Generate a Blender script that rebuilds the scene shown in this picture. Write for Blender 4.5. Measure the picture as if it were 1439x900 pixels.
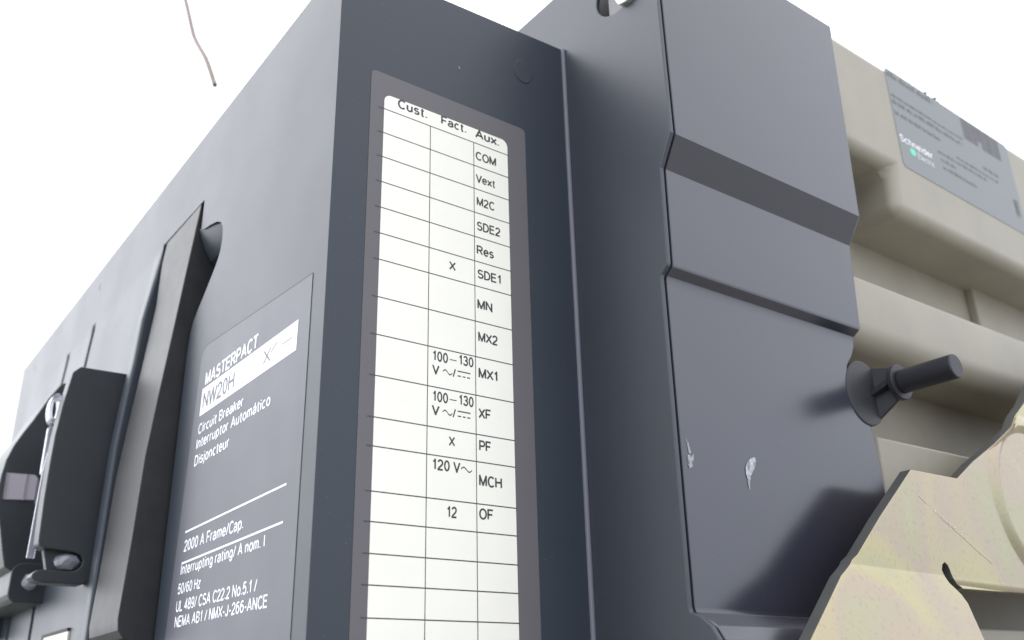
import bpy, bmesh, math, random
from mathutils import Vector, Matrix
random.seed(7)
for o in list(bpy.data.objects): bpy.data.objects.remove(o)
S = bpy.context.scene
COL = S.collection
MM = 0.001

# ------------------------------------------------------------------ camera
cd = bpy.data.cameras.new("camera"); cam = bpy.data.objects.new("camera", cd); COL.objects.link(cam)
cam.location = (0.35993, -0.16823, -0.15969)
cam.rotation_mode = 'XYZ'
cam.rotation_euler = (1.95610683, 0.0225425364, 0.931358462)
cd.sensor_width = 36; cd.sensor_fit = 'HORIZONTAL'; cd.lens = 36*1332.4/1439
cd.clip_start = 0.01; cd.clip_end = 500
cd.dof.use_dof = True; cd.dof.focus_distance = 0.46; cd.dof.aperture_fstop = 11
S.camera = cam

# ------------------------------------------------------------------ sky and light
w = bpy.data.worlds.new("World"); S.world = w; w.use_nodes = True
nt = w.node_tree; nt.nodes.clear()
out = nt.nodes.new('ShaderNodeOutputWorld'); bg = nt.nodes.new('ShaderNodeBackground')
tc = nt.nodes.new('ShaderNodeTexCoord'); sp = nt.nodes.new('ShaderNodeSeparateXYZ')
rp = nt.nodes.new('ShaderNodeValToRGB')          # overcast sky, brighter towards the zenith
rp.color_ramp.elements[0].position = 0.0; rp.color_ramp.elements[0].color = (0.60, 0.645, 0.72, 1)
rp.color_ramp.elements[1].position = 1.0; rp.color_ramp.elements[1].color = (0.95, 0.97, 1.0, 1)
e = rp.color_ramp.elements.new(0.3); e.color = (0.80, 0.84, 0.92, 1)
nt.links.new(tc.outputs['Generated'], sp.inputs[0]); nt.links.new(sp.outputs['Z'], rp.inputs[0])
nt.links.new(rp.outputs[0], bg.inputs[0]); nt.links.new(bg.outputs[0], out.inputs[0])
bg.inputs[1].default_value = 1.9
sd = bpy.data.lights.new("sun", 'SUN'); sun = bpy.data.objects.new("sun", sd); COL.objects.link(sun)
sd.energy = 1.85; sd.angle = math.radians(80); sd.color = (1.0, 0.99, 0.97)
sun.rotation_euler = Vector((-0.70, -0.56, 0.44)).to_track_quat('Z', 'Y').to_euler()
S.view_settings.view_transform = 'Standard'; S.view_settings.look = 'None'
S.view_settings.exposure = 0.12; S.view_settings.gamma = 1.0
S.render.engine = 'CYCLES'

# ------------------------------------------------------------------ materials
def mat(name, base, rough=0.5, metal=0.0, var=0.0, var_scale=40, bump=0.0, bump_scale=900, col2=None, spec=0.5,
        trans=0.0, dust=0.0, ior=1.5):
    m = bpy.data.materials.new(name); m.use_nodes = True
    n = m.node_tree; b = n.nodes['Principled BSDF']; L = n.links
    b.inputs['Base Color'].default_value = (*base, 1); b.inputs['Roughness'].default_value = rough
    b.inputs['Metallic'].default_value = metal; b.inputs['Specular IOR Level'].default_value = spec
    b.inputs['Transmission Weight'].default_value = trans; b.inputs['IOR'].default_value = ior
    t = n.nodes.new('ShaderNodeTexCoord')
    last = None
    if var > 0:
        no = n.nodes.new('ShaderNodeTexNoise'); no.inputs['Scale'].default_value = var_scale
        no.inputs['Detail'].default_value = 6; no.inputs['Roughness'].default_value = 0.6
        L.new(t.outputs['Object'], no.inputs['Vector'])
        r = n.nodes.new('ShaderNodeValToRGB'); r.color_ramp.elements[0].position = 0.3; r.color_ramp.elements[1].position = 0.7
        c2 = col2 or tuple(min(1, c*(1+var)) for c in base)
        c1 = base if col2 else tuple(c*(1-var) for c in base)
        r.color_ramp.elements[0].color = (*c1, 1); r.color_ramp.elements[1].color = (*c2, 1)
        L.new(no.outputs['Fac'], r.inputs[0]); last = r.outputs[0]
        mr = n.nodes.new('ShaderNodeMapRange'); mr.inputs['To Min'].default_value = max(0.02, rough-0.06); mr.inputs['To Max'].default_value = rough+0.07
        L.new(no.outputs['Fac'], mr.inputs[0]); L.new(mr.outputs[0], b.inputs['Roughness'])
    if dust > 0:
        d = n.nodes.new('ShaderNodeTexNoise'); d.inputs['Scale'].default_value = 620; d.inputs['Detail'].default_value = 2
        L.new(t.outputs['Object'], d.inputs['Vector'])
        r2 = n.nodes.new('ShaderNodeValToRGB'); r2.color_ramp.elements[0].position = 0.70; r2.color_ramp.elements[1].position = 0.78
        r2.color_ramp.elements[1].color = (dust, dust, dust, 1); r2.color_ramp.elements[0].color = (0, 0, 0, 1)
        L.new(d.outputs['Fac'], r2.inputs[0])
        mx = n.nodes.new('ShaderNodeMix'); mx.data_type = 'RGBA'
        L.new(r2.outputs[0], mx.inputs['Factor'])
        if last: L.new(last, mx.inputs['A'])
        else: mx.inputs['A'].default_value = (*base, 1)
        mx.inputs['B'].default_value = (0.35, 0.34, 0.31, 1); last = mx.outputs['Result']
    if last: L.new(last, b.inputs['Base Color'])
    if bump > 0:
        nb = n.nodes.new('ShaderNodeTexNoise'); nb.inputs['Scale'].default_value = bump_scale; nb.inputs['Detail'].default_value = 3
        L.new(t.outputs['Object'], nb.inputs['Vector'])
        bp = n.nodes.new('ShaderNodeBump'); bp.inputs['Strength'].default_value = bump; bp.inputs['Distance'].default_value = 0.0004
        L.new(nb.outputs['Fac'], bp.inputs['Height']); L.new(bp.outputs[0], b.inputs['Normal'])
    return m
M = dict(
    casing=mat('casing_plastic', (0.038, 0.047, 0.062), 0.38, var=0.02, var_scale=14, bump=0.14, bump_scale=1900, dust=0.22, spec=0.4),
    wing=mat('wing_plastic', (0.034, 0.035, 0.051), 0.21, var=0.05, var_scale=14, bump=0.03, bump_scale=2200, dust=0.06, spec=0.95),
    black=mat('black_plastic', (0.026, 0.031, 0.035), 0.42, var=0.1, bump=0.15, bump_scale=1500),
    handle=mat('handle_plastic', (0.022, 0.022, 0.024), 0.46, var=0.2, var_scale=90, bump=0.18, bump_scale=1200),
    dark=mat('dark_cavity_plastic', (0.012, 0.013, 0.016), 0.6),
    bead=mat('bead_plastic', (0.16, 0.165, 0.20), 0.4),
    flange=mat('flange_plastic', (0.032, 0.032, 0.038), 0.5, var=0.12, var_scale=60),
    plate2=mat('wing_plate_plastic', (0.044, 0.050, 0.066), 0.42, var=0.04, var_scale=14, bump=0.04, bump_scale=1800, dust=0.10, spec=0.6),
    pin=mat('pin_plastic', (0.022, 0.022, 0.028), 0.48, var=0.1, bump=0.1),
    beige=mat('beige_polyester', (0.350, 0.322, 0.262), 0.50, var=0.09, var_scale=18, bump=0.12, bump_scale=500, dust=0.12),
    zinc=mat('yellow_zinc', (0.62, 0.56, 0.36), 0.27, metal=0.85, bump=0.10, bump_scale=160),
    zedge=mat('zinc_cut_edge', (0.105, 0.105, 0.10), 0.5, metal=0.4, var=0.1),
    border=mat('label_border', (0.125, 0.120, 0.128), 0.5, var=0.03),
    white=mat('label_white', (0.93, 0.91, 0.82), 0.42, var=0.02, dust=0.05),
    ink=mat('black_ink', (0.045, 0.045, 0.05), 0.5),
    line=mat('grey_ink', (0.055, 0.055, 0.055), 0.5),
    plate=mat('rating_plate_film', (0.085, 0.088, 0.112), 0.42, var=0.03),
    print=mat('white_print', (0.86, 0.87, 0.92), 0.5),
    sticker=mat('silver_sticker', (0.21, 0.225, 0.228), 0.45, var=0.04, var_scale=30),
    sink=mat('sticker_ink', (0.09, 0.085, 0.09), 0.5),
    green=mat('green_ink', (0.10, 0.75, 0.45), 0.4),
    clear=mat('clear_plastic', (0.66, 0.65, 0.74), 0.10, trans=0.6, ior=1.49),
    pane=mat('smoked_pane', (0.55, 0.50, 0.56), 0.15, trans=0.15, ior=1.49),
    steel=mat('nickel_steel', (0.75, 0.72, 0.62), 0.32, metal=0.8),
    chalk=mat('scuffed_plastic', (0.55, 0.56, 0.60), 0.7, var=0.2, var_scale=600),
    faint_chalk=mat('faint_scuff', (0.42, 0.43, 0.46), 0.7),
    wire=mat('brown_wire', (0.22, 0.16, 0.14), 0.6, var=0.15, var_scale=200),
    ground=mat('concrete', (0.30, 0.29, 0.27), 0.8, var=0.15, var_scale=6, bump=0.3, bump_scale=80),
)
def feather(m, lo=.30, hi=.95):
    n = m.node_tree; b = n.nodes['Principled BSDF']; L = n.links
    t = n.nodes.new('ShaderNodeTexCoord'); a = n.nodes.new('ShaderNodeTexNoise'); a.inputs['Scale'].default_value = 420; a.inputs['Detail'].default_value = 5
    L.new(t.outputs['Object'], a.inputs['Vector']); r = n.nodes.new('ShaderNodeMapRange')
    r.inputs['From Min'].default_value = .36; r.inputs['From Max'].default_value = .58; r.inputs['To Min'].default_value = lo; r.inputs['To Max'].default_value = hi
    L.new(a.outputs['Fac'], r.inputs[0]); L.new(r.outputs[0], b.inputs['Alpha'])
feather(M['chalk']); feather(M['faint_chalk'], 0.0, .9)
# iridescent chromate colours on the zinc
def chromate(m):
    n = m.node_tree; b = n.nodes['Principled BSDF']; L = n.links
    t = n.nodes.new('ShaderNodeTexCoord')
    a = n.nodes.new('ShaderNodeTexNoise'); a.inputs['Scale'].default_value = 11; a.inputs['Detail'].default_value = 2; a.inputs['Distortion'].default_value = 0.6
    L.new(t.outputs['Object'], a.inputs['Vector'])
    r = n.nodes.new('ShaderNodeValToRGB'); cr = r.color_ramp
    cr.elements[0].position = 0.25; cr.elements[0].color = (0.34, 0.35, 0.25, 1)
    cr.elements[1].position = 0.75; cr.elements[1].color = (0.42, 0.40, 0.30, 1)
    for p, c in ((0.40, (0.43, 0.38, 0.22)), (0.50, (0.40, 0.33, 0.25)), (0.60, (0.38, 0.35, 0.23))):
        e = cr.elements.new(p); e.color = (*c, 1)
    L.new(a.outputs['Fac'], r.inputs[0])
    s = n.nodes.new('ShaderNodeTexNoise'); s.inputs['Scale'].default_value = 420; s.inputs['Detail'].default_value = 4
    L.new(t.outputs['Object'], s.inputs['Vector'])
    r2 = n.nodes.new('ShaderNodeValToRGB'); r2.color_ramp.elements[0].position = 0.34; r2.color_ramp.elements[1].position = 0.44
    r2.color_ramp.elements[0].color = (0.84, 0.83, 0.80, 1); r2.color_ramp.elements[1].color = (1, 1, 1, 1)
    L.new(s.outputs['Fac'], r2.inputs[0])
    mx = n.nodes.new('ShaderNodeMix'); mx.data_type = 'RGBA'; mx.blend_type = 'MULTIPLY'; mx.inputs['Factor'].default_value = 0.55
    L.new(r.outputs[0], mx.inputs['A']); L.new(r2.outputs[0], mx.inputs['B']); L.new(mx.outputs['Result'], b.inputs['Base Color'])
chromate(M['zinc'])

# ------------------------------------------------------------------ helpers (all measures in millimetres)
def empty(name, loc=(0, 0, 0)):
    o = bpy.data.objects.new(name, None); COL.objects.link(o); o.location = Vector(loc)*MM; o.empty_display_size = 0.05; return o
def link(name, bm, m, parent=None, bevel=0.0, seg=2, thr=30, smooth=True):
    bmesh.ops.recalc_face_normals(bm, faces=bm.faces)
    if bevel > 0:
        ed = [e for e in bm.edges if len(e.link_faces) == 2 and e.calc_face_angle(0) > math.radians(thr)]
        bmesh.ops.bevel(bm, geom=ed, offset=bevel, offset_type='OFFSET', segments=seg, profile=0.5, affect='EDGES', clamp_overlap=True)
    for f in bm.faces: f.smooth = smooth
    for e in bm.edges:
        if len(e.link_faces) != 2 or e.calc_face_angle(0) > math.radians(20): e.smooth = False
    me = bpy.data.meshes.new(name); bm.to_mesh(me); bm.free()
    me.transform(Matrix.Scale(MM, 4)); me.materials.append(M[m])
    o = bpy.data.objects.new(name, me); COL.objects.link(o)
    if bevel > 0:
        wn = o.modifiers.new('weighted', 'WEIGHTED_NORMAL'); wn.keep_sharp = True; wn.weight = 90
    if parent: o.parent = parent
    return o
def to3(ax, u, v, t):
    return {'x': (t, u, v), 'y': (u, t, v), 'z': (u, v, t)}[ax]
def prism_bm(bm, ax, pts, a, b, holes=()):
    """outline in the plane across axis ax, solid between a and b"""
    edges = []
    for ring in (pts,)+tuple(holes):
        vs = [bm.verts.new(to3(ax, p[0], p[1], a)) for p in ring]
        edges += [bm.edges.new((vs[i], vs[(i+1) % len(vs)])) for i in range(len(vs))]
        if not holes: fs = [bm.faces.new(vs)]
    if holes:
        r = bmesh.ops.triangle_fill(bm, use_beauty=True, edges=edges)
        fs = [g for g in r['geom'] if isinstance(g, bmesh.types.BMFace)]
    r = bmesh.ops.extrude_face_region(bm, geom=fs)
    d = {'x': Vector((b-a, 0, 0)), 'y': Vector((0, b-a, 0)), 'z': Vector((0, 0, b-a))}[ax]
    bmesh.ops.translate(bm, verts=[g for g in r['geom'] if isinstance(g, bmesh.types.BMVert)], vec=d)
    if holes is not None:
        # keep the first cap as the closing side
        pass
def prism(name, ax, pts, a, b, m, parent, bevel=0.0, holes=(), seg=2, thr=30):
    bm = bmesh.new(); prism_bm(bm, ax, pts, a, b, holes)
    return link(name, bm, m, parent, bevel, seg, thr)
def box(name, x0, x1, y0, y1, z0, z1, m, parent, bevel=0.0, seg=2):
    return prism(name, 'z', [(x0, y0), (x1, y0), (x1, y1), (x0, y1)], z0, z1, m, parent, bevel, seg=seg)
def boxbm(bm, x0, x1, y0, y1, z0, z1): prism_bm(bm, 'z', [(x0, y0), (x1, y0), (x1, y1), (x0, y1)], z0, z1)
def rrect(u0, u1, v0, v1, r, n=5, corners=(1, 1, 1, 1)):
    P = []
    for k, (cu, cv, a0) in enumerate(((u1-r, v1-r, 0), (u0+r, v1-r, 90), (u0+r, v0+r, 180), (u1-r, v0+r, 270))):
        if not corners[k]:
            P.append((cu+(r if k in (0, 3) else -r), cv+(r if k in (0, 1) else -r))); continue
        for i in range(n+1):
            a = math.radians(a0+90*i/n); P.append((cu+r*math.cos(a), cv+r*math.sin(a)))
    return P
def circ(cu, cv, r, n=32, ru=None): return [(cu+(ru or r)*math.cos(2*math.pi*i/n), cv+r*math.sin(2*math.pi*i/n)) for i in range(n)]
def tab(T, z):
    T = sorted(T)
    if z <= T[0][0]: return T[0][1]
    for (a, b), (c, d) in zip(T, T[1:]):
        if z <= c: return b+(d-b)*(z-a)/(c-a)
    return T[-1][1]
# ------------------------------------------------------------------ plain sans lettering drawn with strokes (cap height 7, x height 5)
def ar(cx, cy, rx, ry, a0, a1, n=None):
    n = n or max(3, int(abs(a1-a0)/22)); return [(cx+rx*math.cos(math.radians(a0+(a1-a0)*i/n)), cy+ry*math.sin(math.radians(a0+(a1-a0)*i/n))) for i in range(n+1)]
BOWL = ar(2.2, 2.5, 1.9, 2.5, 0, 360, 18)
GL = {
 'A': (5.6, [[(0, 0), (2.7, 7), (5.4, 0)], [(1, 2.3), (4.4, 2.3)]]),
 'B': (5.0, [[(0.3, 0), (0.3, 7), (2.8, 7)]+ar(2.8, 5.35, 1.6, 1.65, 90, -90)+[(0.3, 3.7)], [(0.3, 0), (2.9, 0)]+ar(2.9, 1.85, 1.9, 1.85, -90, 90)]),
 'C': (5.4, [ar(2.9, 3.5, 2.6, 3.6, 42, 318, 16)]),
 'D': (5.4, [[(2.3, 0), (0.3, 0), (0.3, 7), (2.3, 7)]+ar(2.3, 3.5, 2.7, 3.5, 90, -90)]),
 'E': (4.9, [[(4.6, 7), (0.3, 7), (0.3, 0), (4.7, 0)], [(0.3, 3.7), (4.3, 3.7)]]),
 'F': (4.6, [[(4.5, 7), (0.3, 7), (0.3, 0)], [(0.3, 3.5), (3.9, 3.5)]]),
 'H': (5.4, [[(0.3, 0), (0.3, 7)], [(5, 0), (5, 7)], [(0.3, 3.7), (5, 3.7)]]),
 'I': (1.2, [[(0.6, 0), (0.6, 7)]]),
 'J': (3.9, [[(3.3, 7), (3.3, 2)]+ar(1.8, 1.7, 1.5, 1.7, 0, -180)]),
 'L': (4.3, [[(0.3, 7), (0.3, 0), (4.2, 0)]]),
 'M': (6.2, [[(0.3, 0), (0.3, 7), (3, 0.4), (5.7, 7), (5.7, 0)]]),
 'N': (5.4, [[(0.3, 0), (0.3, 7), (5, 0), (5, 7)]]),
 'O': (5.9, [ar(2.9, 3.5, 2.7, 3.6, 90, 450, 22)]),
 'P': (4.9, [[(0.3, 0), (0.3, 7), (2.8, 7)]+ar(2.8, 5.1, 1.9, 1.9, 90, -90)+[(0.3, 3.2)]]),
 'R': (5.3, [[(0.3, 0), (0.3, 7), (2.9, 7)]+ar(2.9, 5.2, 1.9, 1.8, 90, -90)+[(0.3, 3.4)], [(2.6, 3.4), (5.0, 0)]]),
 'S': (5.1, [ar(2.5, 5.2, 2.0, 1.8, 25, 235, 10)+ar(2.5, 1.85, 2.2, 1.9, 62, -158, 11)]),
 'T': (5.0, [[(0, 7), (5, 7)], [(2.5, 7), (2.5, 0)]]),
 'U': (5.4, [[(0.3, 7), (0.3, 2.4)]+ar(2.65, 2.4, 2.35, 2.45, 180, 360)+[(5, 7)]]),
 'V': (5.2, [[(0, 7), (2.6, 0), (5.2, 7)]]),
 'W': (7.6, [[(0, 7), (1.9, 0), (3.8, 6.8), (5.7, 0), (7.6, 7)]]),
 'X': (5.0, [[(0, 0), (5, 7)], [(0, 7), (5, 0)]]),
 '0': (4.6, [ar(2.2, 3.5, 1.9, 3.5, 90, 450, 20)]),
 '1': (3.6, [[(0.6, 5.3), (1.6, 5.9), (2.3, 7), (2.3, 0)]]),
 '2': (4.6, [ar(2.2, 5.1, 1.9, 1.9, 170, -20, 9)+[(3.3, 3.4), (1.0, 1.3), (0.2, 0), (4.3, 0)]]),
 '3': (4.6, [ar(2.1, 5.3, 1.7, 1.7, 160, -80, 9)+[(1.6, 3.65)], [(1.9, 3.65)]+ar(2.1, 1.85, 2.0, 1.85, 80, -165, 10)]),
 '4': (4.6, [[(4.4, 1.8), (0.1, 1.8), (3.2, 7), (3.2, 0)]]),
 '5': (4.6, [[(4.0, 7), (1.0, 7), (0.5, 3.6)]+ar(2.2, 2.3, 2.0, 2.3, 125, -155, 11)]),
 '6': (4.6, [ar(2.4, 3.9, 2.1, 3.1, 50, 180, 7)+[(0.3, 2.3)], ar(2.25, 2.25, 1.9, 2.2, 0, 360, 16)]),
 '8': (4.6, [ar(2.2, 5.35, 1.6, 1.65, -90, 270, 15), ar(2.2, 1.85, 2.0, 1.85, 90, 450, 16)]),
 '9': (4.6, [ar(2.15, 4.75, 1.9, 2.2, 0, 360, 16), [(4.05, 4.7)]+ar(2.0, 3.1, 2.05, 3.1, 10, -130, 8)]),
 'a': (4.3, [ar(2.0, 3.5, 1.7, 1.5, 160, 20, 6)+[(3.7, 3.3), (3.7, 0.8), (4.0, 0)], [(3.7, 3.0), (1.8, 2.7)]+ar(1.6, 1.35, 1.4, 1.4, 100, 290, 8)+[(3.6, 1.2)]]),
 'c': (4.1, [ar(2.2, 2.5, 1.9, 2.5, 50, 310, 12)]),
 'd': (4.5, [[(3.9, 0), (3.9, 7)], ar(2.1, 2.5, 1.8, 2.5, 0, 360, 14)]),
 'e': (4.4, [[(0.3, 2.6), (4.1, 2.6)]+ar(2.2, 2.5, 1.9, 2.5, 5, 320, 14)]),
 'g': (4.5, [[(3.9, 5), (3.9, 0)]+ar(2.2, -.2, 1.7, 1.7, 0, -160, 6), ar(2.1, 2.6, 1.8, 2.4, 0, 360, 14)]),
 'h': (4.4, [[(0.4, 0), (0.4, 7)], [(0.4, 3.4)]+ar(2.2, 3.3, 1.6, 1.7, 170, 0, 6)+[(3.8, 0)]]),
 'i': (1.2, [[(0.6, 0), (0.6, 5)], [(0.6, 6.1), (0.6, 7)]]),
 'j': (1.4, [[(0.8, 5), (0.8, -1), (0.1, -1.9)], [(0.8, 6.1), (0.8, 7)]]),
 'k': (4.0, [[(0.4, 0), (0.4, 7)], [(3.7, 5), (0.5, 1.9)], [(1.7, 3.0), (3.9, 0)]]),
 'l': (1.2, [[(0.6, 0), (0.6, 7)]]),
 'm': (6.6, [[(0.4, 0), (0.4, 5)], [(0.4, 3.5)]+ar(1.8, 3.5, 1.3, 1.5, 170, 0, 6)+[(3.1, 0)], [(3.1, 3.5)]+ar(4.6, 3.5, 1.4, 1.5, 170, 0, 6)+[(6.0, 0)]]),
 'n': (4.4, [[(0.4, 0), (0.4, 5)], [(0.4, 3.4)]+ar(2.2, 3.3, 1.6, 1.7, 170, 0, 6)+[(3.8, 0)]]),
 'o': (4.4, [ar(2.2, 2.5, 1.9, 2.5, 90, 450, 18)]),
 'p': (4.5, [[(0.4, -2), (0.4, 5)], ar(2.3, 2.5, 1.8, 2.5, 180, 540, 14)]),
 'r': (2.8, [[(0.4, 0), (0.4, 5)], [(0.4, 3.4)]+ar(2.0, 3.3, 1.6, 1.7, 170, 80, 4)]),
 's': (4.0, [ar(1.95, 3.7, 1.5, 1.3, 30, 230, 8)+ar(1.95, 1.35, 1.6, 1.35, 60, -155, 9)]),
 't': (2.6, [[(1.1, 6.5), (1.1, 1.0), (1.5, 0.1), (2.4, 0)], [(0.1, 5), (2.4, 5)]]),
 'u': (4.4, [[(0.4, 5), (0.4, 1.7)]+ar(2.0, 1.7, 1.6, 1.7, 180, 340, 6), [(3.8, 5), (3.8, 0)]]),
 'v': (4.0, [[(0, 5), (2, 0), (4, 5)]]),
 'x': (4.0, [[(0, 0), (4, 5)], [(0, 5), (4, 0)]]),
 'z': (3.8, [[(0.2, 5), (3.6, 5), (0.1, 0), (3.8, 0)]]),
 '.': (1.2, [[(0.6, 0), (0.6, 0.9)]]), '/': (2.6, [[(0, 0), (2.4, 7)]]), '-': (2.6, [[(0.2, 2.7), (2.4, 2.7)]]), ' ': (1.6, []),
}
GL['á'] = (4.3, GL['a'][1]+[[(1.8, 5.9), (2.9, 7.2)]])
def strip(pts, hw):
    n = len(pts); closed = (Vector(pts[0])-Vector(pts[-1])).length < 1e-4
    if closed: pts = pts[:-1]; n -= 1
    L_, R_ = [], []
    for i in range(n):
        p = Vector(pts[i]); a = Vector(pts[(i-1) % n]) if (i > 0 or closed) else None; b = Vector(pts[(i+1) % n]) if (i < n-1 or closed) else None
        d1 = (p-a).normalized() if a is not None else (b-p).normalized(); d2 = (b-p).normalized() if b is not None else d1
        n1 = Vector((-d1.y, d1.x)); n2 = Vector((-d2.y, d2.x)); m_ = (n1+n2)
        if m_.length < .25: m_ = n1
        m_.normalize(); k = hw/max(.5, m_.dot(n1)); L_.append(p+m_*k); R_.append(p-m_*k)
    Q = []; 
    for i in range(n if closed else n-1):
        j = (i+1) % n; Q.append((R_[i], R_[j], L_[j], L_[i]))
    return Q
def text(txt, ax, t, u0, u1, z, cap, m, parent, bold=0.0, out=0.12, name='lettering', slope=0.0):
    """flat print: baseline at height z from u0 to u1 on the plane ax = t; bold = half the stroke width, in sevenths of the cap height"""
    hw = .42+bold; x = 0; quads = []; gap = 1.15
    for ch in txt:
        adv, lines = GL[ch]
        for k, ln in enumerate(lines):
            run = []; runs = []
            for i, p_ in enumerate(ln):      # break the stroke at sharp corners
                run.append(p_)
                if 0 < i < len(ln)-1:
                    d1 = (Vector(p_)-Vector(ln[i-1])).normalized(); d2 = (Vector(ln[i+1])-Vector(p_)).normalized()
                    if d1.dot(d2) < .5: runs.append(run); run = [p_]
            runs.append(run)
            for kk, rn in enumerate(runs):
                rn = [Vector(p_) for p_ in rn]
                if len(runs) > 1 and len(rn) > 1 and (rn[0]-rn[-1]).length > .01:
                    if kk > 0: rn[0] = rn[0]-(rn[1]-rn[0]).normalized()*hw*.8
                    if kk < len(runs)-1: rn[-1] = rn[-1]+(rn[-1]-rn[-2]).normalized()*hw*.8
                if len(rn) > 1: quads += [(q, k+kk) for q in strip([(v_.x+x, v_.y) for v_ in rn], hw)]
        x += adv+gap
    W_ = x-gap; sx = (u1-u0)/W_; sz = cap/7; co, fa = [], []
    for q, k in quads:
        fa.append([len(co)+i for i in range(4)])
        for v in q:
            u = u0+v.x*sx; co.append(Vector(to3(ax, u, z+v.y*sz+slope*(u-u0), t+out*(1+.15*k)))*MM)
    me = bpy.data.meshes.new(name); me.from_pydata(co, [], fa); me.materials.append(M[m])
    o = bpy.data.objects.new(name, me); COL.objects.link(o); o.parent = parent; return o
def sheet_bm(bm, ax, t, quads):
    for q in quads: bm.faces.new([bm.verts.new(to3(ax, p[0], p[1], t)) for p in q])
def R4(u0, u1, v0, v1): return [(u0, v0), (u1, v0), (u1, v1), (u0, v1)]
def wave(ax, t, u0, u1, z, amp, th, bm):
    P = []; n = 16
    for i in range(n+1):
        s = i/n; P.append((u0+(u1-u0)*s, z+amp*math.sin(2*math.pi*s)))
    for (a, b), (c, d) in zip(P, P[1:]): sheet_bm(bm, ax, t, [[(a, b-th/2), (c, d-th/2), (c, d+th/2), (a, b+th/2)]])

# ------------------------------------------------------------------ ground
ZB = -278
g = bmesh.new(); sheet_bm(g, 'z', ZB-1, [R4(-30000, 30000, -30000, 30000)])
go = link('ground', g, 'ground'); go['kind'] = 'structure'

# ------------------------------------------------------------------ the circuit breaker
root = empty('circuit_breaker', (-300, 150, ZB))
root['label'] = 'large dark grey industrial circuit breaker with auxiliary table on its side and beige rear housing'
root['category'] = 'circuit breaker'
class P: pass
pr = bpy.data.objects.new('tmp', None)
def adopt():      # children keep world coordinates
    for o in COL.objects:
        if o.parent == root: o.matrix_parent_inverse = Matrix.Translation(-root.location)

# --- front and side casing
Bz = [(150, 0), (140, -.4), (120, -1.9), (100, -3.4), (61, -5.6), (30, -8.5), (0, -10.6), (-30, -11.1), (-80, -11.8), (-280, -12.5)]
def bulge(x, z):
    fx = 1 if x > -560 else max(0, 1+(x+560)/160)
    fx = fx*fx*(3-2*fx)
    r = 0
    if x > -290: r = 4.2*min(1, max(0, (150-z)/60))*math.sin(min(1, (x+290)/10)*math.pi/2)**2
    return tab(Bz, z)*fx-r
GR = (-538.4, -451.7)                 # two fine joints running down the cover
xs = [-775, -740, -720, -690, -660, -630, -600, -575, -560, -544.5, -543.9, -534.5, -533.9, -500, -457.5, -456.9, -447.5, -446.9,
      -400, -350, -310, -300, -295, -290, -287, -284, -281, -278, -275, -273, -271.3, -270.3, -270]
zs = [150, 145, 140, 130, 120, 110, 100, 90, 80, 70, 60, 50, 40, 30, 20, 10, 0, -10, -20, -40, -60, -80, -100, -130, -180, ZB]
bm = bmesh.new(); G = {}
for i, x in enumerate(xs):
    for j, z in enumerate(zs):
        y = bulge(x, z)
        if j > 0 and any(abs(x-gx) < 5.0 for gx in (-539.2, -452.2)): y += 3.2
        if j > 0 and x > -271.5: y += {-271.3: .35, -270.3: 1.3, -270: 2.6}[x]*min(1, (150-z)/30)
        G[i, j] = bm.verts.new((x, y, z))
for i in range(len(xs)-1):
    for j in range(len(zs)-1):
        bm.faces.new((G[i, j], G[i+1, j], G[i+1, j+1], G[i, j+1]))
edge_pts = [(-189, 148.2), (-189, 127), (-183.5, 124.5), (-172, 122.5), (-160, 119.6), (-152.5, 116), (-148.3, 111), (-146.6, 103), (-148, 95), (-152, 89),
            (-158, 83.5), (-167, 76), (-177, 68), (-184.5, 61.5), (-188, 54), (-190, 41), (-191.5, ZB)]
V = [bm.verts.new((x, 0, z)) for x, z in reversed(edge_pts)]
ring = [bm.verts.new((0, 0, ZB)), bm.verts.new((0, 0, 205.5)), bm.verts.new((-400, 0, 204)), bm.verts.new((-775, 0, 202))] + [G[i, 0] for i in range(len(xs))]
ring += [bm.verts.new((-269.5, 0, 149.2))] + list(reversed(V)) 
# the top and the right-hand panel, one face in two pieces
# pieces: [top strip above the slot] + [panel right of the slot]
bm.faces.new(ring)
bnd = [e for e in bm.edges if len(e.link_faces) == 1]
r = bmesh.ops.extrude_edge_only(bm, edges=bnd)
for v in [g_ for g_ in r['geom'] if isinstance(g_, bmesh.types.BMVert)]:
    z = v.co.z
    v.co.y = 149.2
    if z > 190: v.co.z = z+7
bmesh.ops.recalc_face_normals(bm, faces=bm.faces)
bev = [e for e in bm.edges if len(e.link_faces) == 2 and e.calc_face_angle(0) > math.radians(50) and not any(abs(v.co.x-gx) < 6.5 for v in e.verts for gx in GR)]
bmesh.ops.bevel(bm, geom=bev, offset=0.9, segments=2, profile=0.5, affect='EDGES', clamp_overlap=True)
cs = link('casing', bm, 'casing', root)
box('slot_floor', -275, -150, 19, 24, ZB, 147.5, 'casing', root)

bm = bmesh.new(); sc_ = [(-.5, 128), (1.2, 123), (4.5, 115), (9, 108), (18.6, 102)]
for (a, b), (c, d) in zip(sc_, sc_[1:]): bm.faces.new([bm.verts.new(q) for q in ((-193, a+.6, b), (-145, a+.6, b), (-145, c+.6, d), (-193, c+.6, d))])
bmesh.ops.remove_doubles(bm, verts=bm.verts, dist=.01)
link('finger_recess', bm, 'casing', root)
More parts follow.
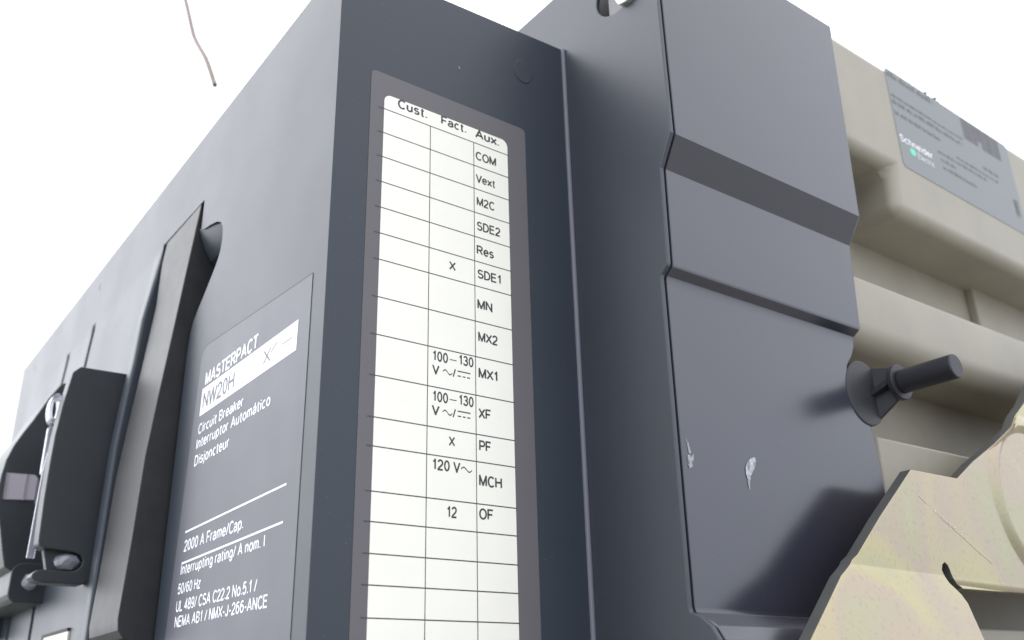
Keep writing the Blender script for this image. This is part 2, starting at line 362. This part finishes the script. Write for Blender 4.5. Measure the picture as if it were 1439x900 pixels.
# --- pull handle standing proud of the cover
hz = [(147.5, -.2), (98, -4.8), (50, -9.2), (13, -12.8), (-22, -15.8), (-70, -17.4), (-112, -19.4), (-118, -18.6), (-122, -15.5), (-124, -10), (-124.5, 0)]
bm = bmesh.new()
zz = [147.5, 130, 98, 75, 50, 30, 13, -5, -22, -45, -70, -95, -112, -118, -122, -124, -124.5]
T = sorted([(a, b) for a, b in hz])
prof = [(tab(T, z), z) for z in zz] + [(16, -124.5), (16, 60), (15, 112), (2.6, 129), (1, 147.5)]
ring0 = [bm.verts.new((-194.3, y, z)) for y, z in prof]
ring1 = [bm.verts.new((-262, y+(2.5 if y < -3 else 0), z)) for y, z in prof]
bm.faces.new(ring0); bm.faces.new(list(reversed(ring1)))
for i in range(len(prof)):
    j = (i+1) % len(prof); bm.faces.new((ring0[i], ring0[j], ring1[j], ring1[i]))
bmesh.ops.recalc_face_normals(bm, faces=bm.faces)
ed = [e for e in bm.edges if e.calc_face_angle(0) > math.radians(50) and max(v.co.y for v in e.verts) < 14]
bmesh.ops.bevel(bm, geom=ed, offset=1.0, segments=2, profile=0.5, affect='EDGES', clamp_overlap=True)
h = link('pull_handle', bm, 'handle', root)
for o_ in (cs, h): o_.modifiers.new('weighted', 'WEIGHTED_NORMAL').keep_sharp = True

# --- push button covers
c1 = [(4, 60), (-36, 59.5), (-40.4, 55), (-43.6, 31), (-45.2, 10), (-45.6, -8), (-45.6, -31), (-44.9, -58), (-44.0, -60.5), (-41, -62), (-30.3, -62.6), (-23, -63.3),
      (-18.6, -65), (-16.8, -68.5), (-18, -72.5), (-21, -75), (-28, -75.2), (-40, -75), (-43.2, -75.7), (-45.3, -77.6), (-45.6, -79.6), (-44, -81.6), (-38, -83), (-16, -83), (-9, -80), (4, -79)]
b1 = prism('push_button_cover', 'x', c1, -315, -300, 'black', root, 0.7)
b1['label'] = 'black curved cover nearer the handle, clear bead in its notched end'
core = [(2, 56), (-34, 56), (-38, 52), (-41, 30), (-42, 0), (-42, -30), (-41, -58), (-36, -76), (-14, -80), (2, -76)]
prism('inner_wall', 'x', core, -313, -306, 'black', b1, 0.5)
def gem(name, c, r, m, parent, seed):
    rnd = random.Random(seed); bm = bmesh.new(); bmesh.ops.create_icosphere(bm, subdivisions=2, radius=1)
    for v in bm.verts: 
        k = 1+rnd.uniform(-.12, .12); v.co = Vector((c[0]+v.co.x*r[0]*k, c[1]+v.co.y*r[1]*k, c[2]+v.co.z*r[2]*k))
    return link(name, bm, m, parent, smooth=False)
gem('clear_bead', (-305, -25.5, -69), (6, 8.2, 5.6), 'clear', b1, 3)
prism('clear_ring', 'x', circ(-43.2, 35, 10.5, 24, 4.2), -333, -322, 'clear', b1, 1.0, holes=(circ(-43.2, 35, 7.5, 24, 2.2),))
prism('clear_hinge', 'x', rrect(-45.3, -39.6, -11, 23, 2.4), -331, -325, 'clear', b1, 0.8)
prism('clear_edge_strip', 'x', [(-43, 20), (-45.5, -10), (-46.5, -66), (-42, -66), (-40, -10)], -322, -319.5, 'clear', b1, 0.4)

c2 = [(4, 92), (-12, 91), (-22.6, 85.5), (-30, 72.4), (-38, 54), (-44, 42), (-48.3, 32.5), (-52, 20), (-53.4, 8), (-53.6, -3), (-51.5, -18), (-47.5, -32), (-43.5, -48), (-40.6, -58), (-36, -60.5), (4, -60)]
b2 = prism('push_button_cover', 'x', c2, -520, -430, 'black', root, 0.8)
b2['label'] = 'black rounded cover at the far left with a small square window'
cup = [(0, -54.8), (-23, -54.4), (-31, -55.2), (-34.4, -57.6), (-35.9, -62), (-36, -77.4), (-34.6, -80.8), (-32, -83), (-7.4, -83.2), (-3, -78)]
prism('latch', 'x', cup, -560, -426.5, 'black', b2, 0.8)
gem('clear_bead', (-427, -22.3, -68.5), (4, 6, 6.0), 'clear', b2, 5)
prism('window', 'x', [(-49.4, 10.3), (-30.4, 10.8), (-28.6, 9), (-28.2, -8), (-48.8, -9.6)], -430.5, -428.6, 'pane', b2, 0.3)
prism('window_rib', 'x', [(-50.2, 10.3), (-49.2, 10.3), (-48.6, -9.6), (-49.6, -9.6)], -430.5, -427.6, 'clear', b2)
prism('window_rib', 'x', [(-36.6, 10.3), (-35.4, 10.3), (-35.4, -9.2), (-36.8, -9.2)], -430.5, -427.6, 'clear', b2)
prism('window_rib', 'x', [(-28.6, 9), (-27.6, 8), (-26.6, -11), (-27.6, -11)], -430.5, -427.6, 'clear', b2)
b3 = prism('push_button_cover', 'x', [(0, -70), (-30, -70), (-36, -78), (-36, -92), (-30, -99), (0, -99)], -620, -569, 'black', root, 1.5)
b3['label'] = 'black cover end cut off by the left edge of the photograph'
# small window low on the cover
fr = rrect(-400, -329.5, -135, -107.4, 1.5)
prism('indicator_window', 'y', R4(-398, -330, -135, -109), -13.2, -11.2, 'white', root, 0.2)
bm = bmesh.new()
boxbm(bm, -402.5, -330, -13.6, -11, -109, -106.9); boxbm(bm, -402.5, -398, -13.6, -11, -135, -109)
link('indicator_frame', bm, 'dark', root)
for (x, z) in ((-455.7, 185.9), (-709.7, 185.5)):
    prism('cover_mark', 'y', circ(x, z, 3.4, 12, 2.2), -0.15, 0.5, 'casing', root)
    
# --- rating plate on the front
rp_ = prism('rating_plate', 'y', [(-14.3, -200), (-14.3, 28.1), (-154, 36.2), (-158.5, 34.5), (-161, 29), (-163, 0), (-169.5, -90), (-172, -130), (-174, -200)], -0.22, 0.3, 'plate', root)
rp_['label'] = 'grey rating plate with white print in three languages'
bm = bmesh.new(); sheet_bm(bm, 'y', -0.13, [[(-14.0, -200), (-13.9, 28.6), (-154.2, 36.8), (-159, 35), (-161.7, 29), (-163.7, 0), (-170.2, -90), (-172.7, -130), (-174.7, -200)]])
link('plate_edge', bm, 'dark', rp_)
bm = bmesh.new(); sheet_bm(bm, 'y', -0.30, [[(-153.4, -6.4), (-27.2, -5.7), (-26.7, 9.4), (-152.7, 9.4)]]); link('white_band', bm, 'print', rp_)
bm = bmesh.new(); sheet_bm(bm, 'y', -0.30, [[(-156.5, -70.6), (-27.9, -68.5), (-27.9, -67.5), (-156.5, -69.5)], [(-157.2, -87.0), (-28.9, -84.9), (-28.9, -83.9), (-157.2, -85.9)]]); link('rule_line', bm, 'print', rp_)
FT = [('MASTERPACT', -149, -75.2, 11.0, 6.6, .02), ('Circuit Breaker', -152.3, -87.9, -16.8, 5.2, .008), ('Interruptor Automático', -153.3, -53.3, -25.1, 5.2, .008),
      ('Disjoncteur', -153.2, -102.9, -34.6, 5.3, .008), ('2000 A Frame/Cap.', -155.5, -74.1, -80.2, 5.3, .008), ('Interrupting rating/ A nom. I', -157.1, -47.1, -92.2, 4.9, .008),
      ('50/60 Hz', -158.1, -125.2, -102.0, 4.8, .008), ('UL 489/ CSA C22.2 No.5.1 /', -158.1, -52.4, -110.8, 5.0, .008), ('NEMA AB1 / NMX-J-266-ANCE', -157.8, -39.5, -118.6, 4.8, .01),
      ('120 V~  In 2000 A', -157.8, -80, -133, 4.8, .008)]
for t_, a, b, z, c, bo in FT[:-1]: text(t_, 'y', -0.22, a, b, z, c, 'print', rp_, .3 if c > 6 else .2, -0.10)
text('NW20H', 'y', -0.30, -149.5, -104, -2.6, 8.2, 'plate', rp_, .15, -0.08)
bm = bmesh.new()
def stroke(bm, a, b, th, t):
    d = Vector((b[0]-a[0], b[1]-a[1])); n = Vector((-d.y, d.x)).normalized()*th/2
    sheet_bm(bm, 'y', t, [[(a[0]-n.x, a[1]-n.y), (b[0]-n.x, b[1]-n.y), (b[0]+n.x, b[1]+n.y), (a[0]+n.x, a[1]+n.y)]])
stroke(bm, (-65.5, 5.2), (-57.5, -1.8), 1.0, -0.38); stroke(bm, (-65.5, -1.4), (-57.5, 4.8), 1.0, -0.381); stroke(bm, (-57, 2), (-50, 5.6), .7, -0.382)
stroke(bm, (-44, 2.2), (-32, 2.2), .5, -0.38)
link('breaker_symbol', bm, 'plate', rp_)

# --- auxiliary table on the side
al = prism('auxiliary_label', 'x', rrect(18.6, 116.8, -240, 142.7, 3), -0.3, 0.25, 'border', root)
al['label'] = 'tall grey label with white table of auxiliaries'
bm = bmesh.new(); sheet_bm(bm, 'x', 0.32, [rrect(26.4, 104.0, -236, 130.4, 4)]); link('white_field', bm, 'white', al)
rows = [121.4, 107.2, 93.2, 79.0, 64.8, 50.8, 36.9, 17.6, -1.2, -21.0, -40.4, -53.6, -73.4, -86.4, -99.7, -112.5, -125.6, -138.6, -151.6, -165, -178]
bm = bmesh.new()
sheet_bm(bm, 'x', 0.36, [R4(23.2, 104.6, z-.27, z+.27) for z in rows])
sheet_bm(bm, 'x', 0.37, [R4(53.75, 54.2, -236, 121.4), R4(81.1, 81.55, -236, 121.4)])
link('table_rules', bm, 'line', al)
AT = [('Cust.', 34.5, 51.8, 125.5, 4.7), ('Fact.', 60.8, 76.5, 125.7, 4.5), ('Aux.', 82.9, 98.3, 125.4, 4.6), ('COM', 82.8, 95.9, 111.7, 4.4), ('Vext', 82.9, 95.0, 97.8, 4.3), ('M2C', 83.2, 94.4, 83.9, 4.3),
      ('SDE2', 83.1, 97.8, 69.4, 4.4), ('Res', 82.9, 93.3, 55.4, 4.4), ('SDE1', 83.2, 98.0, 42.0, 4.3), ('MN', 83.0, 91.8, 25.0, 4.4), ('MX2', 83.3, 94.8, 7.5, 4.4), ('MX1', 83.3, 94.8, -11.5, 4.4),
      ('XF', 83.2, 90.0, -31.9, 4.4), ('PF', 83.2, 89.8, -47.8, 4.4), ('MCH', 83.0, 95.8, -64.6, 4.5), ('OF', 82.9, 90.5, -80.0, 4.3), ('X', 66.2, 69.4, 42.2, 4.1),
      ('100', 56.7, 65.2, -7.6, 4.4), ('130', 71.6, 80.0, -6.9, 4.4), ('V', 56.8, 60.1, -14.3, 4.1), ('/', 68.3, 69.6, -14.0, 4.0),
      ('100', 56.9, 65.3, -27.6, 4.4), ('130', 71.6, 79.9, -27.1, 4.4), ('V', 56.8, 60.3, -34.2, 4.1), ('/', 68.3, 69.6, -34.0, 4.0), ('X', 66.2, 69.0, -47.8, 4.0),
      ('120 V', 57.1, 71.9, -59.9, 4.4), ('12', 65.0, 70.2, -80.8, 4.4)]
for t_, a, b, z, c in AT: text(t_, 'x', 0.32, a, b, z, c, 'ink', al, .27, 0.06)
for u0, u1, z0 in ((62.4, 67.8, -12.4), (62.4, 67.8, -32.4), (72.6, 78.8, -58.2)):
    bm = bmesh.new(); wave('x', .38, u0, u1, z0, 1.0, .65, bm); bmesh.ops.remove_doubles(bm, verts=bm.verts, dist=.001); link('alternating_current_sign', bm, 'ink', al)
for z0 in (0, -20.0):
    for q_ in (R4(70.8, 78.2, -11.0+z0, -10.4+z0), R4(70.8, 72.8, -13.4+z0, -12.8+z0), R4(73.7, 75.3, -13.4+z0, -12.8+z0), R4(76.2, 78.0, -13.4+z0, -12.8+z0)):
        bm = bmesh.new(); sheet_bm(bm, 'x', .38, [q_]); link('direct_current_bar', bm, 'ink', al)
    bm = bmesh.new(); sheet_bm(bm, 'x', .38, [R4(66.3, 70.2, -5.9+z0, -5.45+z0)]); link('dash', bm, 'ink', al)
bm = bmesh.new(); sheet_bm(bm, 'x', 0.05, [[(71.6, 167.2), (72.6, 166.9), (73.0, 165.9), (72.3, 165.8)]]); link('paint_chip', bm, 'chalk', root)

prism('corner_bead', 'z', circ(0.2, 148.6, 1.5, 12, 1.5), ZB, 212.2, 'bead', root)
prism('mould_mark', 'x', circ(117, 183, 8, 28, 6.5), -0.2, 0.45, 'casing', root, 0.4)
# --- wing: front plate with a moulded rim, then the outer cover
D = 149.5
prof = [(79.2, 257.5), (79.2, 111.2), (70.1, 94.6), (68.9, 41.4), (68.2, 39.6), (64.2, 36.4), (63.6, 34.5), (62.6, -122), (63.2, -124.2), (69, -126.6), (74.4, -130.6), (78.3, -136.5), (79.6, -143), (80, ZB)]
outl = [(x, z) for x, z in prof]
bm = bmesh.new()
plate = outl+[(-775, ZB), (-775, 257.5)]
prism_bm(bm, 'y', list(plate), D, D+2.6, holes=(circ(48.5, 224.5, 15.2, 36, 17),))
link('wing_front_plate', bm, 'plate2', root, 0.55, 2, 40)
prism('wing_recess', 'y', [(x-1.9, z) for x, z in prof]+[(-760, ZB), (-760, 255)], D+2.7+14, D+18, 'dark', root)
bm = bmesh.new()     # narrow groove behind the rim
g0 = [(x-1.7, z-.2) for x, z in prof]
A_ = [bm.verts.new((x, D+2.0, z)) for x, z in g0]; B_ = [bm.verts.new((x, D+6.0, z)) for x, z in g0]
for i in range(len(g0)-1): bm.faces.new((A_[i], A_[i+1], B_[i+1], B_[i]))
link('wing_groove', bm, 'plate2', root)
# outer cover: strips from the groove to its uneven rear edge
rear = [(257.5, 319), (111, 312.5), (94.6, 311.5), (41, 309.3), (36.4, 308.8), (30.8, 308), (24.2, 304.2), (20, 300.4), (16.5, 298.1), (12, 296.8), (7.6, 296.4), (-.7, 297.7), (-7.7, 301.2), (-13, 306.6), (-17.4, 312.2), (-25.4, 314.1), (-53.8, 315.5), (-124, 318), (-280, 320)]
zr = sorted(set([z for x, z in prof]+[z for z, y in rear if -122 < z < 34]+[5, -40, -90, 70, 180]), reverse=True)
pz = sorted([(z, x) for x, z in prof])
bm = bmesh.new(); A_ = []; B_ = []
for z in zr:
    if z < ZB: continue
    x = tab(pz, z)
    A_.append(bm.verts.new((x, D+3.9, z))); B_.append(bm.verts.new((x, tab(sorted(rear), z), z)))
for i in range(len(A_)-1): bm.faces.new((A_[i], A_[i+1], B_[i+1], B_[i]))
r = bmesh.ops.extrude_edge_only(bm, edges=[e for e in bm.edges if len(e.link_faces) == 1])
for v in [q for q in r['geom'] if isinstance(q, bmesh.types.BMVert)]: v.co.x = 38
bmesh.ops.recalc_face_normals(bm, faces=bm.faces)
be = [e for e in bm.edges if len(e.link_faces) == 2 and e.calc_face_angle(0) > math.radians(60)]
bmesh.ops.bevel(bm, geom=be, offset=0.7, segments=2, profile=0.5, affect='EDGES', clamp_overlap=True)
wc = link('wing_cover', bm, 'wing', root); wc.modifiers.new('weighted', 'WEIGHTED_NORMAL').keep_sharp = True
# scuffs in the plastic
def scuff(P_, t=63.75, m='chalk'):
    bm = bmesh.new(); sheet_bm(bm, 'x', t, [P_]); link('scuff', bm, m, root)
def xw(z): return tab(pz, z)
scuff([(205.0, -48.9), (206.0, -49.6), (205.6, -52.0), (203.6, -55.2), (200.9, -58.6), (199.3, -62.2), (198.9, -65.8), (198.2, -63.6), (198.0, -60.4), (197.3, -58.2), (197.4, -55.4), (199.2, -52.0), (202.2, -49.8)], xw(-56)+.35)
scuff([(157.2, -53.6), (159.6, -54.2), (161.4, -52.9), (160.8, -56.2), (159.8, -59.2), (157.8, -60.2), (156.6, -58)], xw(-56)+.3, 'faint_chalk')
scuff([(157, -46), (158.4, -47.4), (159.6, -52.8), (158.2, -53)], xw(-50)+.25, 'faint_chalk')
# screw in the round hole
bm = bmesh.new(); prism_bm(bm, 'y', circ(58.0, 215.5, 8.0, 24), D-3.5, D+14)
sc = link('fixing_screw', bm, 'steel', root, 1.4, 3)

# --- mounting pin in the cut-out
PY, PZ = 326, 7.8
mp = prism('mounting_pin', 'x', circ(PY, PZ, 7.0, 28), 79, 112.3, 'pin', root, 0.8)
mp['label'] = 'black plastic mounting pin sticking out sideways above a round flange'
prism('flange', 'x', circ(311.5, 2.6, 19.6, 40, 18), 57, 64.0, 'flange', mp, 0.8)
prism('collar', 'x', circ(PY, PZ, 10.6, 28), 75.5, 79, 'pin', mp, 0.6)
def blade(p0, p1, p2, p3, th):       # a thin web between the flange and the collar, th = offset direction
    bm = bmesh.new(); A_ = [bm.verts.new(Vector(p)-Vector(th)) for p in (p0, p1, p2, p3)]; B_ = [bm.verts.new(Vector(p)+Vector(th)) for p in (p0, p1, p2, p3)]
    bm.faces.new(A_); bm.faces.new(list(reversed(B_)))
    for i in range(4): bm.faces.new((A_[i], B_[i], B_[(i+1) % 4], A_[(i+1) % 4]))
    link('web', bm, 'pin', mp, 0.3)
blade((60, 321, 20), (60, 321, -14.5), (75.6, PY, PZ-9.5), (75.6, PY, PZ+9.5), (0, 1.3, 0))
blade((64, 316, 3.2), (60, 331, 3.2), (75.6, PY+9, PZ), (75.6, PY-9, PZ), (0, 0, 1.6))

# --- beige rear housing
HX = 60.0
def beige(name, pts, a=-760, b=HX, bev=3.0, seg=4, holes=()): return prism(name, 'x', pts, a, b, 'beige', root, bev, holes, seg)
ub = beige('upper_housing_block', [(300, 282), (760, 274), (760, 144), (394.5, 149.5), (399.5, 185.5), (322, 186), (322, 252), (300, 252)], bev=9, seg=6)
ub['label'] = 'beige upper block of the rear housing with a silver sticker'
beige('housing_wall', [(322, ZB), (322, 190), (760, 190), (760, ZB)], b=13, bev=0)
def rib(z0, z1, r, x1=HX, x0=0, rt=3):
    P_ = [(x0, z0), (x1-r, z0)]+[(x1-r+r*math.cos(math.radians(a)), z0+r+r*math.sin(math.radians(a))) for a in range(-75, 1, 15)]+[(x1-rt+rt*math.cos(math.radians(a)), z1-rt+rt*math.sin(math.radians(a))) for a in range(0, 91, 18)]+[(x0, z1)]
    return prism('housing_rib', 'y', P_, 322, 760, 'beige', root)
rib(37, 83.5, 15)
beige('housing_rib', [(321, -93), (321, -20.5), (760, -17), (760, -93)], a=0, bev=2.2)
beige('housing_rib', [(321, ZB), (321, -125.5), (760, -123), (760, ZB)], a=0, bev=2)
prism('inner_ledge', 'x', [(345, 170), (500, 165), (515, 157), (528, 151), (562, 149), (564, 84), (760, 84), (760, 192), (345, 192)], 12.5, 20, 'beige', root, 1.8, (), 5)

# --- silver sticker
st = prism('sticker', 'x', rrect(415, 592, 191, 277.2, 4), HX, HX+0.3, 'sticker', root)
# follow the slight skew of the housing top
for v in st.data.vertices: v.co.z += (-(v.co.y-.415)*0.035)+.001
st['label'] = 'silver grey sticker with faded small print and a white maker\'s name'
def sk(y): return -(y-415)*0.035+1
def words(bm, u0, u1, z, h, t, seed, wmin=2.2, wmax=7):
    r_ = random.Random(seed); u = u0
    while u < u1:
        n = r_.uniform(wmin, wmax); e_ = min(u+n, u1)
        k = u
        while k < e_:
            wd = h*r_.uniform(.28, .5); hh = h*r_.choice((.65, .7, .95, 1)); zz_ = z+sk(k)
            sheet_bm(bm, 'x', t, [R4(k, min(k+wd, e_), zz_, zz_+hh)]); k += wd+h*.2
        u = e_+h*.5
bm = bmesh.new(); t = HX+.36
words(bm, 416.5, 478, 270, 5.2, t, 1, 12, 22); words(bm, 417, 515, 252, 2.6, t, 2); words(bm, 417, 512, 245.5, 3.8, t, 3, 4, 12); words(bm, 417, 478, 236, 3.8, t, 4, 4, 12)
words(bm, 470, 540, 223.5, 3.2, t, 5); words(bm, 540, 563, 235, 3.4, t, 6); words(bm, 472, 494, 217, 3.2, t, 7); words(bm, 473, 520, 210, 3.4, t, 8); words(bm, 498, 560, 229, 2.6, t, 9)
for i in range(6): 
    yy = 580+i*1.2; sheet_bm(bm, 'x', t, [R4(yy, yy+.7, 205+sk(yy)+(i % 3)*2, 222+sk(yy))])
spo = link('small_print', bm, 'sink', st); spo['kind'] = 'stuff'
bm = bmesh.new(); r_ = random.Random(4); y = 519
while y < 576:
    wd = r_.choice((.7, 1.0, 1.5, 2.2)); sheet_bm(bm, 'x', t, [R4(y, y+wd, 256+sk(y)+(0 if not 540 < y < 545 else 6), 276+sk(y))]); y += wd+r_.choice((.4, .6, .9))
link('bar_code', bm, 'sink', st)
text('Schneider', 'x', HX+.3, 417.5, 460, 214.5, 5.4, 'print', st, .2, .08, slope=-.035)
text('Electric', 'x', HX+.3, 438, 460, 206.5, 4.2, 'print', st, .0, .08, slope=-.035)
bm = bmesh.new(); sheet_bm(bm, 'x', HX+.38, [rrect(428.5, 435.5, 206.5, 212, 1.8)]); link('logo_mark', bm, 'green', st)
# torn edge and grime along the top of the sticker
bm = bmesh.new(); r_ = random.Random(9)
for (y, n) in ((438, 5), (455, 7), (474, 6), (483, 6), (489, 12)):
    z0 = 282-(y-300)*8/460
    for k in range(n):
        a = y+r_.uniform(-4, 4); s = r_.uniform(.5, 1.6)
        bmesh.ops.create_icosphere(bm, subdivisions=1, radius=s, matrix=Matrix.Translation((HX-3+r_.uniform(-3, 2.2), a, z0+r_.uniform(-1.2, .4))))
gm = link('grime', bm, 'sink', root); gm['kind'] = 'stuff'

# --- yellow zinc bracket
ZC = -100.2
br_out = [(297.4, -49.4), (343, -48.9), (364, -36.8), (393.6, -22.3), (419.9, -7.9), (429, 1), (444.3, 11.3), (470, 34), (560, 60), (620, 60), (620, -107), (390.3, -108.4), (322, -109.4),
          (318.6, -107.5), (317.3, -104.5), (317.6, -101.5), (316.4, -98.0), (313.8, -96.4), (311.0, -97.6), (309.6, -100.6), (309.8, -104.0), (311.4, -107), (314.6, -109.4), (318.2, -112.5), (320.8, -117), (321, -134.6), (322.5, -175), (323, ZB+20), (130, ZB+20), (140, -170), (181, -136.9), (219, -108.5), (230, -102.4), (232.6, ZC), (237.5, -97.5), (262, -77)]
bm = bmesh.new()
CC, CR = (432.5, -52.0), 52.0       # raised boss
prism_bm(bm, 'x', br_out, 84.5, 91)
# subdivide across the crease and bend the lower flap outwards
geom = list(bm.verts)+list(bm.edges)+list(bm.faces)
for zc in (ZC+1, ZC, ZC-1.5, ZC-4):
    geom = list(bm.verts)+list(bm.edges)+list(bm.faces)
    bmesh.ops.bisect_plane(bm, geom=geom, plane_co=(0, 0, zc), plane_no=(0, 0.012, 1))
for v in bm.verts:
    d = ZC-v.co.z
    if d > 0 and v.co.y < 323.5: v.co.x += 0.26*d*min(1, d/4+.2)
bk = link('mounting_bracket', bm, 'zinc', root, 0.5, 2, 40)
bk.data.materials.append(M['zedge'])
for f in bk.data.polygons:
    if f.normal.x < 0.5 and (f.normal.y < -0.2): f.material_index = 1
bk['label'] = 'yellow zinc plated steel bracket with a notch and a creased lower flap'
# boss, a shallow pressed dome
TOPL = sorted(br_out[1:8])
bm = bmesh.new(); n = 72; rings = [(CR+2, 90.95), (CR, 91.5), (CR-2.5, 92.6), (CR-6, 93.2), (CR-8.5, 92.2), (CR-13, 89.4), (CR-24, 82.4), (CR-44, 76.4)]
prev = None
for rr, x in rings:
    cur = []
    for i in range(n):
        a = 2*math.pi*i/n; yy = CC[0]+rr*math.cos(a); cur.append(bm.verts.new((x+.02, yy, min(CC[1]+rr*math.sin(a), tab(TOPL, yy)-1.2))))
    if prev:
        for i in range(n): bm.faces.new((prev[i], prev[(i+1) % n], cur[(i+1) % n], cur[i]))
    prev = cur
link('pressed_boss', bm, 'zinc', bk)
# raised crease line and fold
bm = bmesh.new()
def ridge(bm, P_, w_, h_, x0=91):
    for (a, b), (c, d) in zip(P_, P_[1:]):
        dd = Vector((c-a, d-b)).normalized(); nn = Vector((-dd.y, dd.x))*w_
        v = [bm.verts.new((x0-.05, a-nn.x, b-nn.y)), bm.verts.new((x0-.05, c-nn.x, d-nn.y)), bm.verts.new((x0+h_, c, d)), bm.verts.new((x0+h_, a, b)), bm.verts.new((x0-.05, c+nn.x, d+nn.y)), bm.verts.new((x0-.05, a+nn.x, b+nn.y))]
        bm.faces.new(v[:4]); bm.faces.new((v[3], v[2], v[4], v[5]))
ridge(bm, [(300, -63), (316, -72), (333, -80), (350, -88.5), (362, -94)], .7, .12)
link('scratch_line', bm, 'zinc', bk)
bm = bmesh.new(); r_ = random.Random(2)
for k in range(9):
    s = k/8; bmesh.ops.create_icosphere(bm, subdivisions=1, radius=r_.uniform(.25, .5), matrix=Matrix.Translation((91.1, 313+s*26+r_.uniform(-.5, .5), -69.5-s*12.5+r_.uniform(-.5, .9))))
link('bright_nick', bm, 'print', bk)

# ------------------------------------------------------------------ thin wire hanging in the sky behind
cu = bpy.data.curves.new('hanging_wire', 'CURVE'); cu.dimensions = '3D'; cu.bevel_depth = 0.0023; cu.bevel_resolution = 3; cu.use_fill_caps = True
pts = [Vector(p)*MM for p in ((-620, 60, 760), (-585, 60, 680), (-567.2, 60, 633), (-529.6, 60, 574.5), (-506.8, 60, 537.3), (-482, 60, 498.2), (-456.1, 60, 467), (-432.4, 60, 439.7), (-414, 60, 414.7), (-392.8, 60, 384))]
s_ = cu.splines.new('BEZIER'); s_.bezier_points.add(len(pts)-1)
for b_, p_ in zip(s_.bezier_points, pts): b_.co = p_; b_.handle_left_type = b_.handle_right_type = 'AUTO'
tmp = bpy.data.objects.new('tmpwire', cu); COL.objects.link(tmp)
dg = bpy.context.evaluated_depsgraph_get(); dg.update()
me = bpy.data.meshes.new_from_object(tmp.evaluated_get(dg)); bpy.data.objects.remove(tmp)
me.materials.clear(); me.materials.append(M['wire'])
wo = bpy.data.objects.new('hanging_wire', me); COL.objects.link(wo)
wo['label'] = 'thin brown wire hanging against the white sky above the breaker'; wo['category'] = 'wire'

adopt()
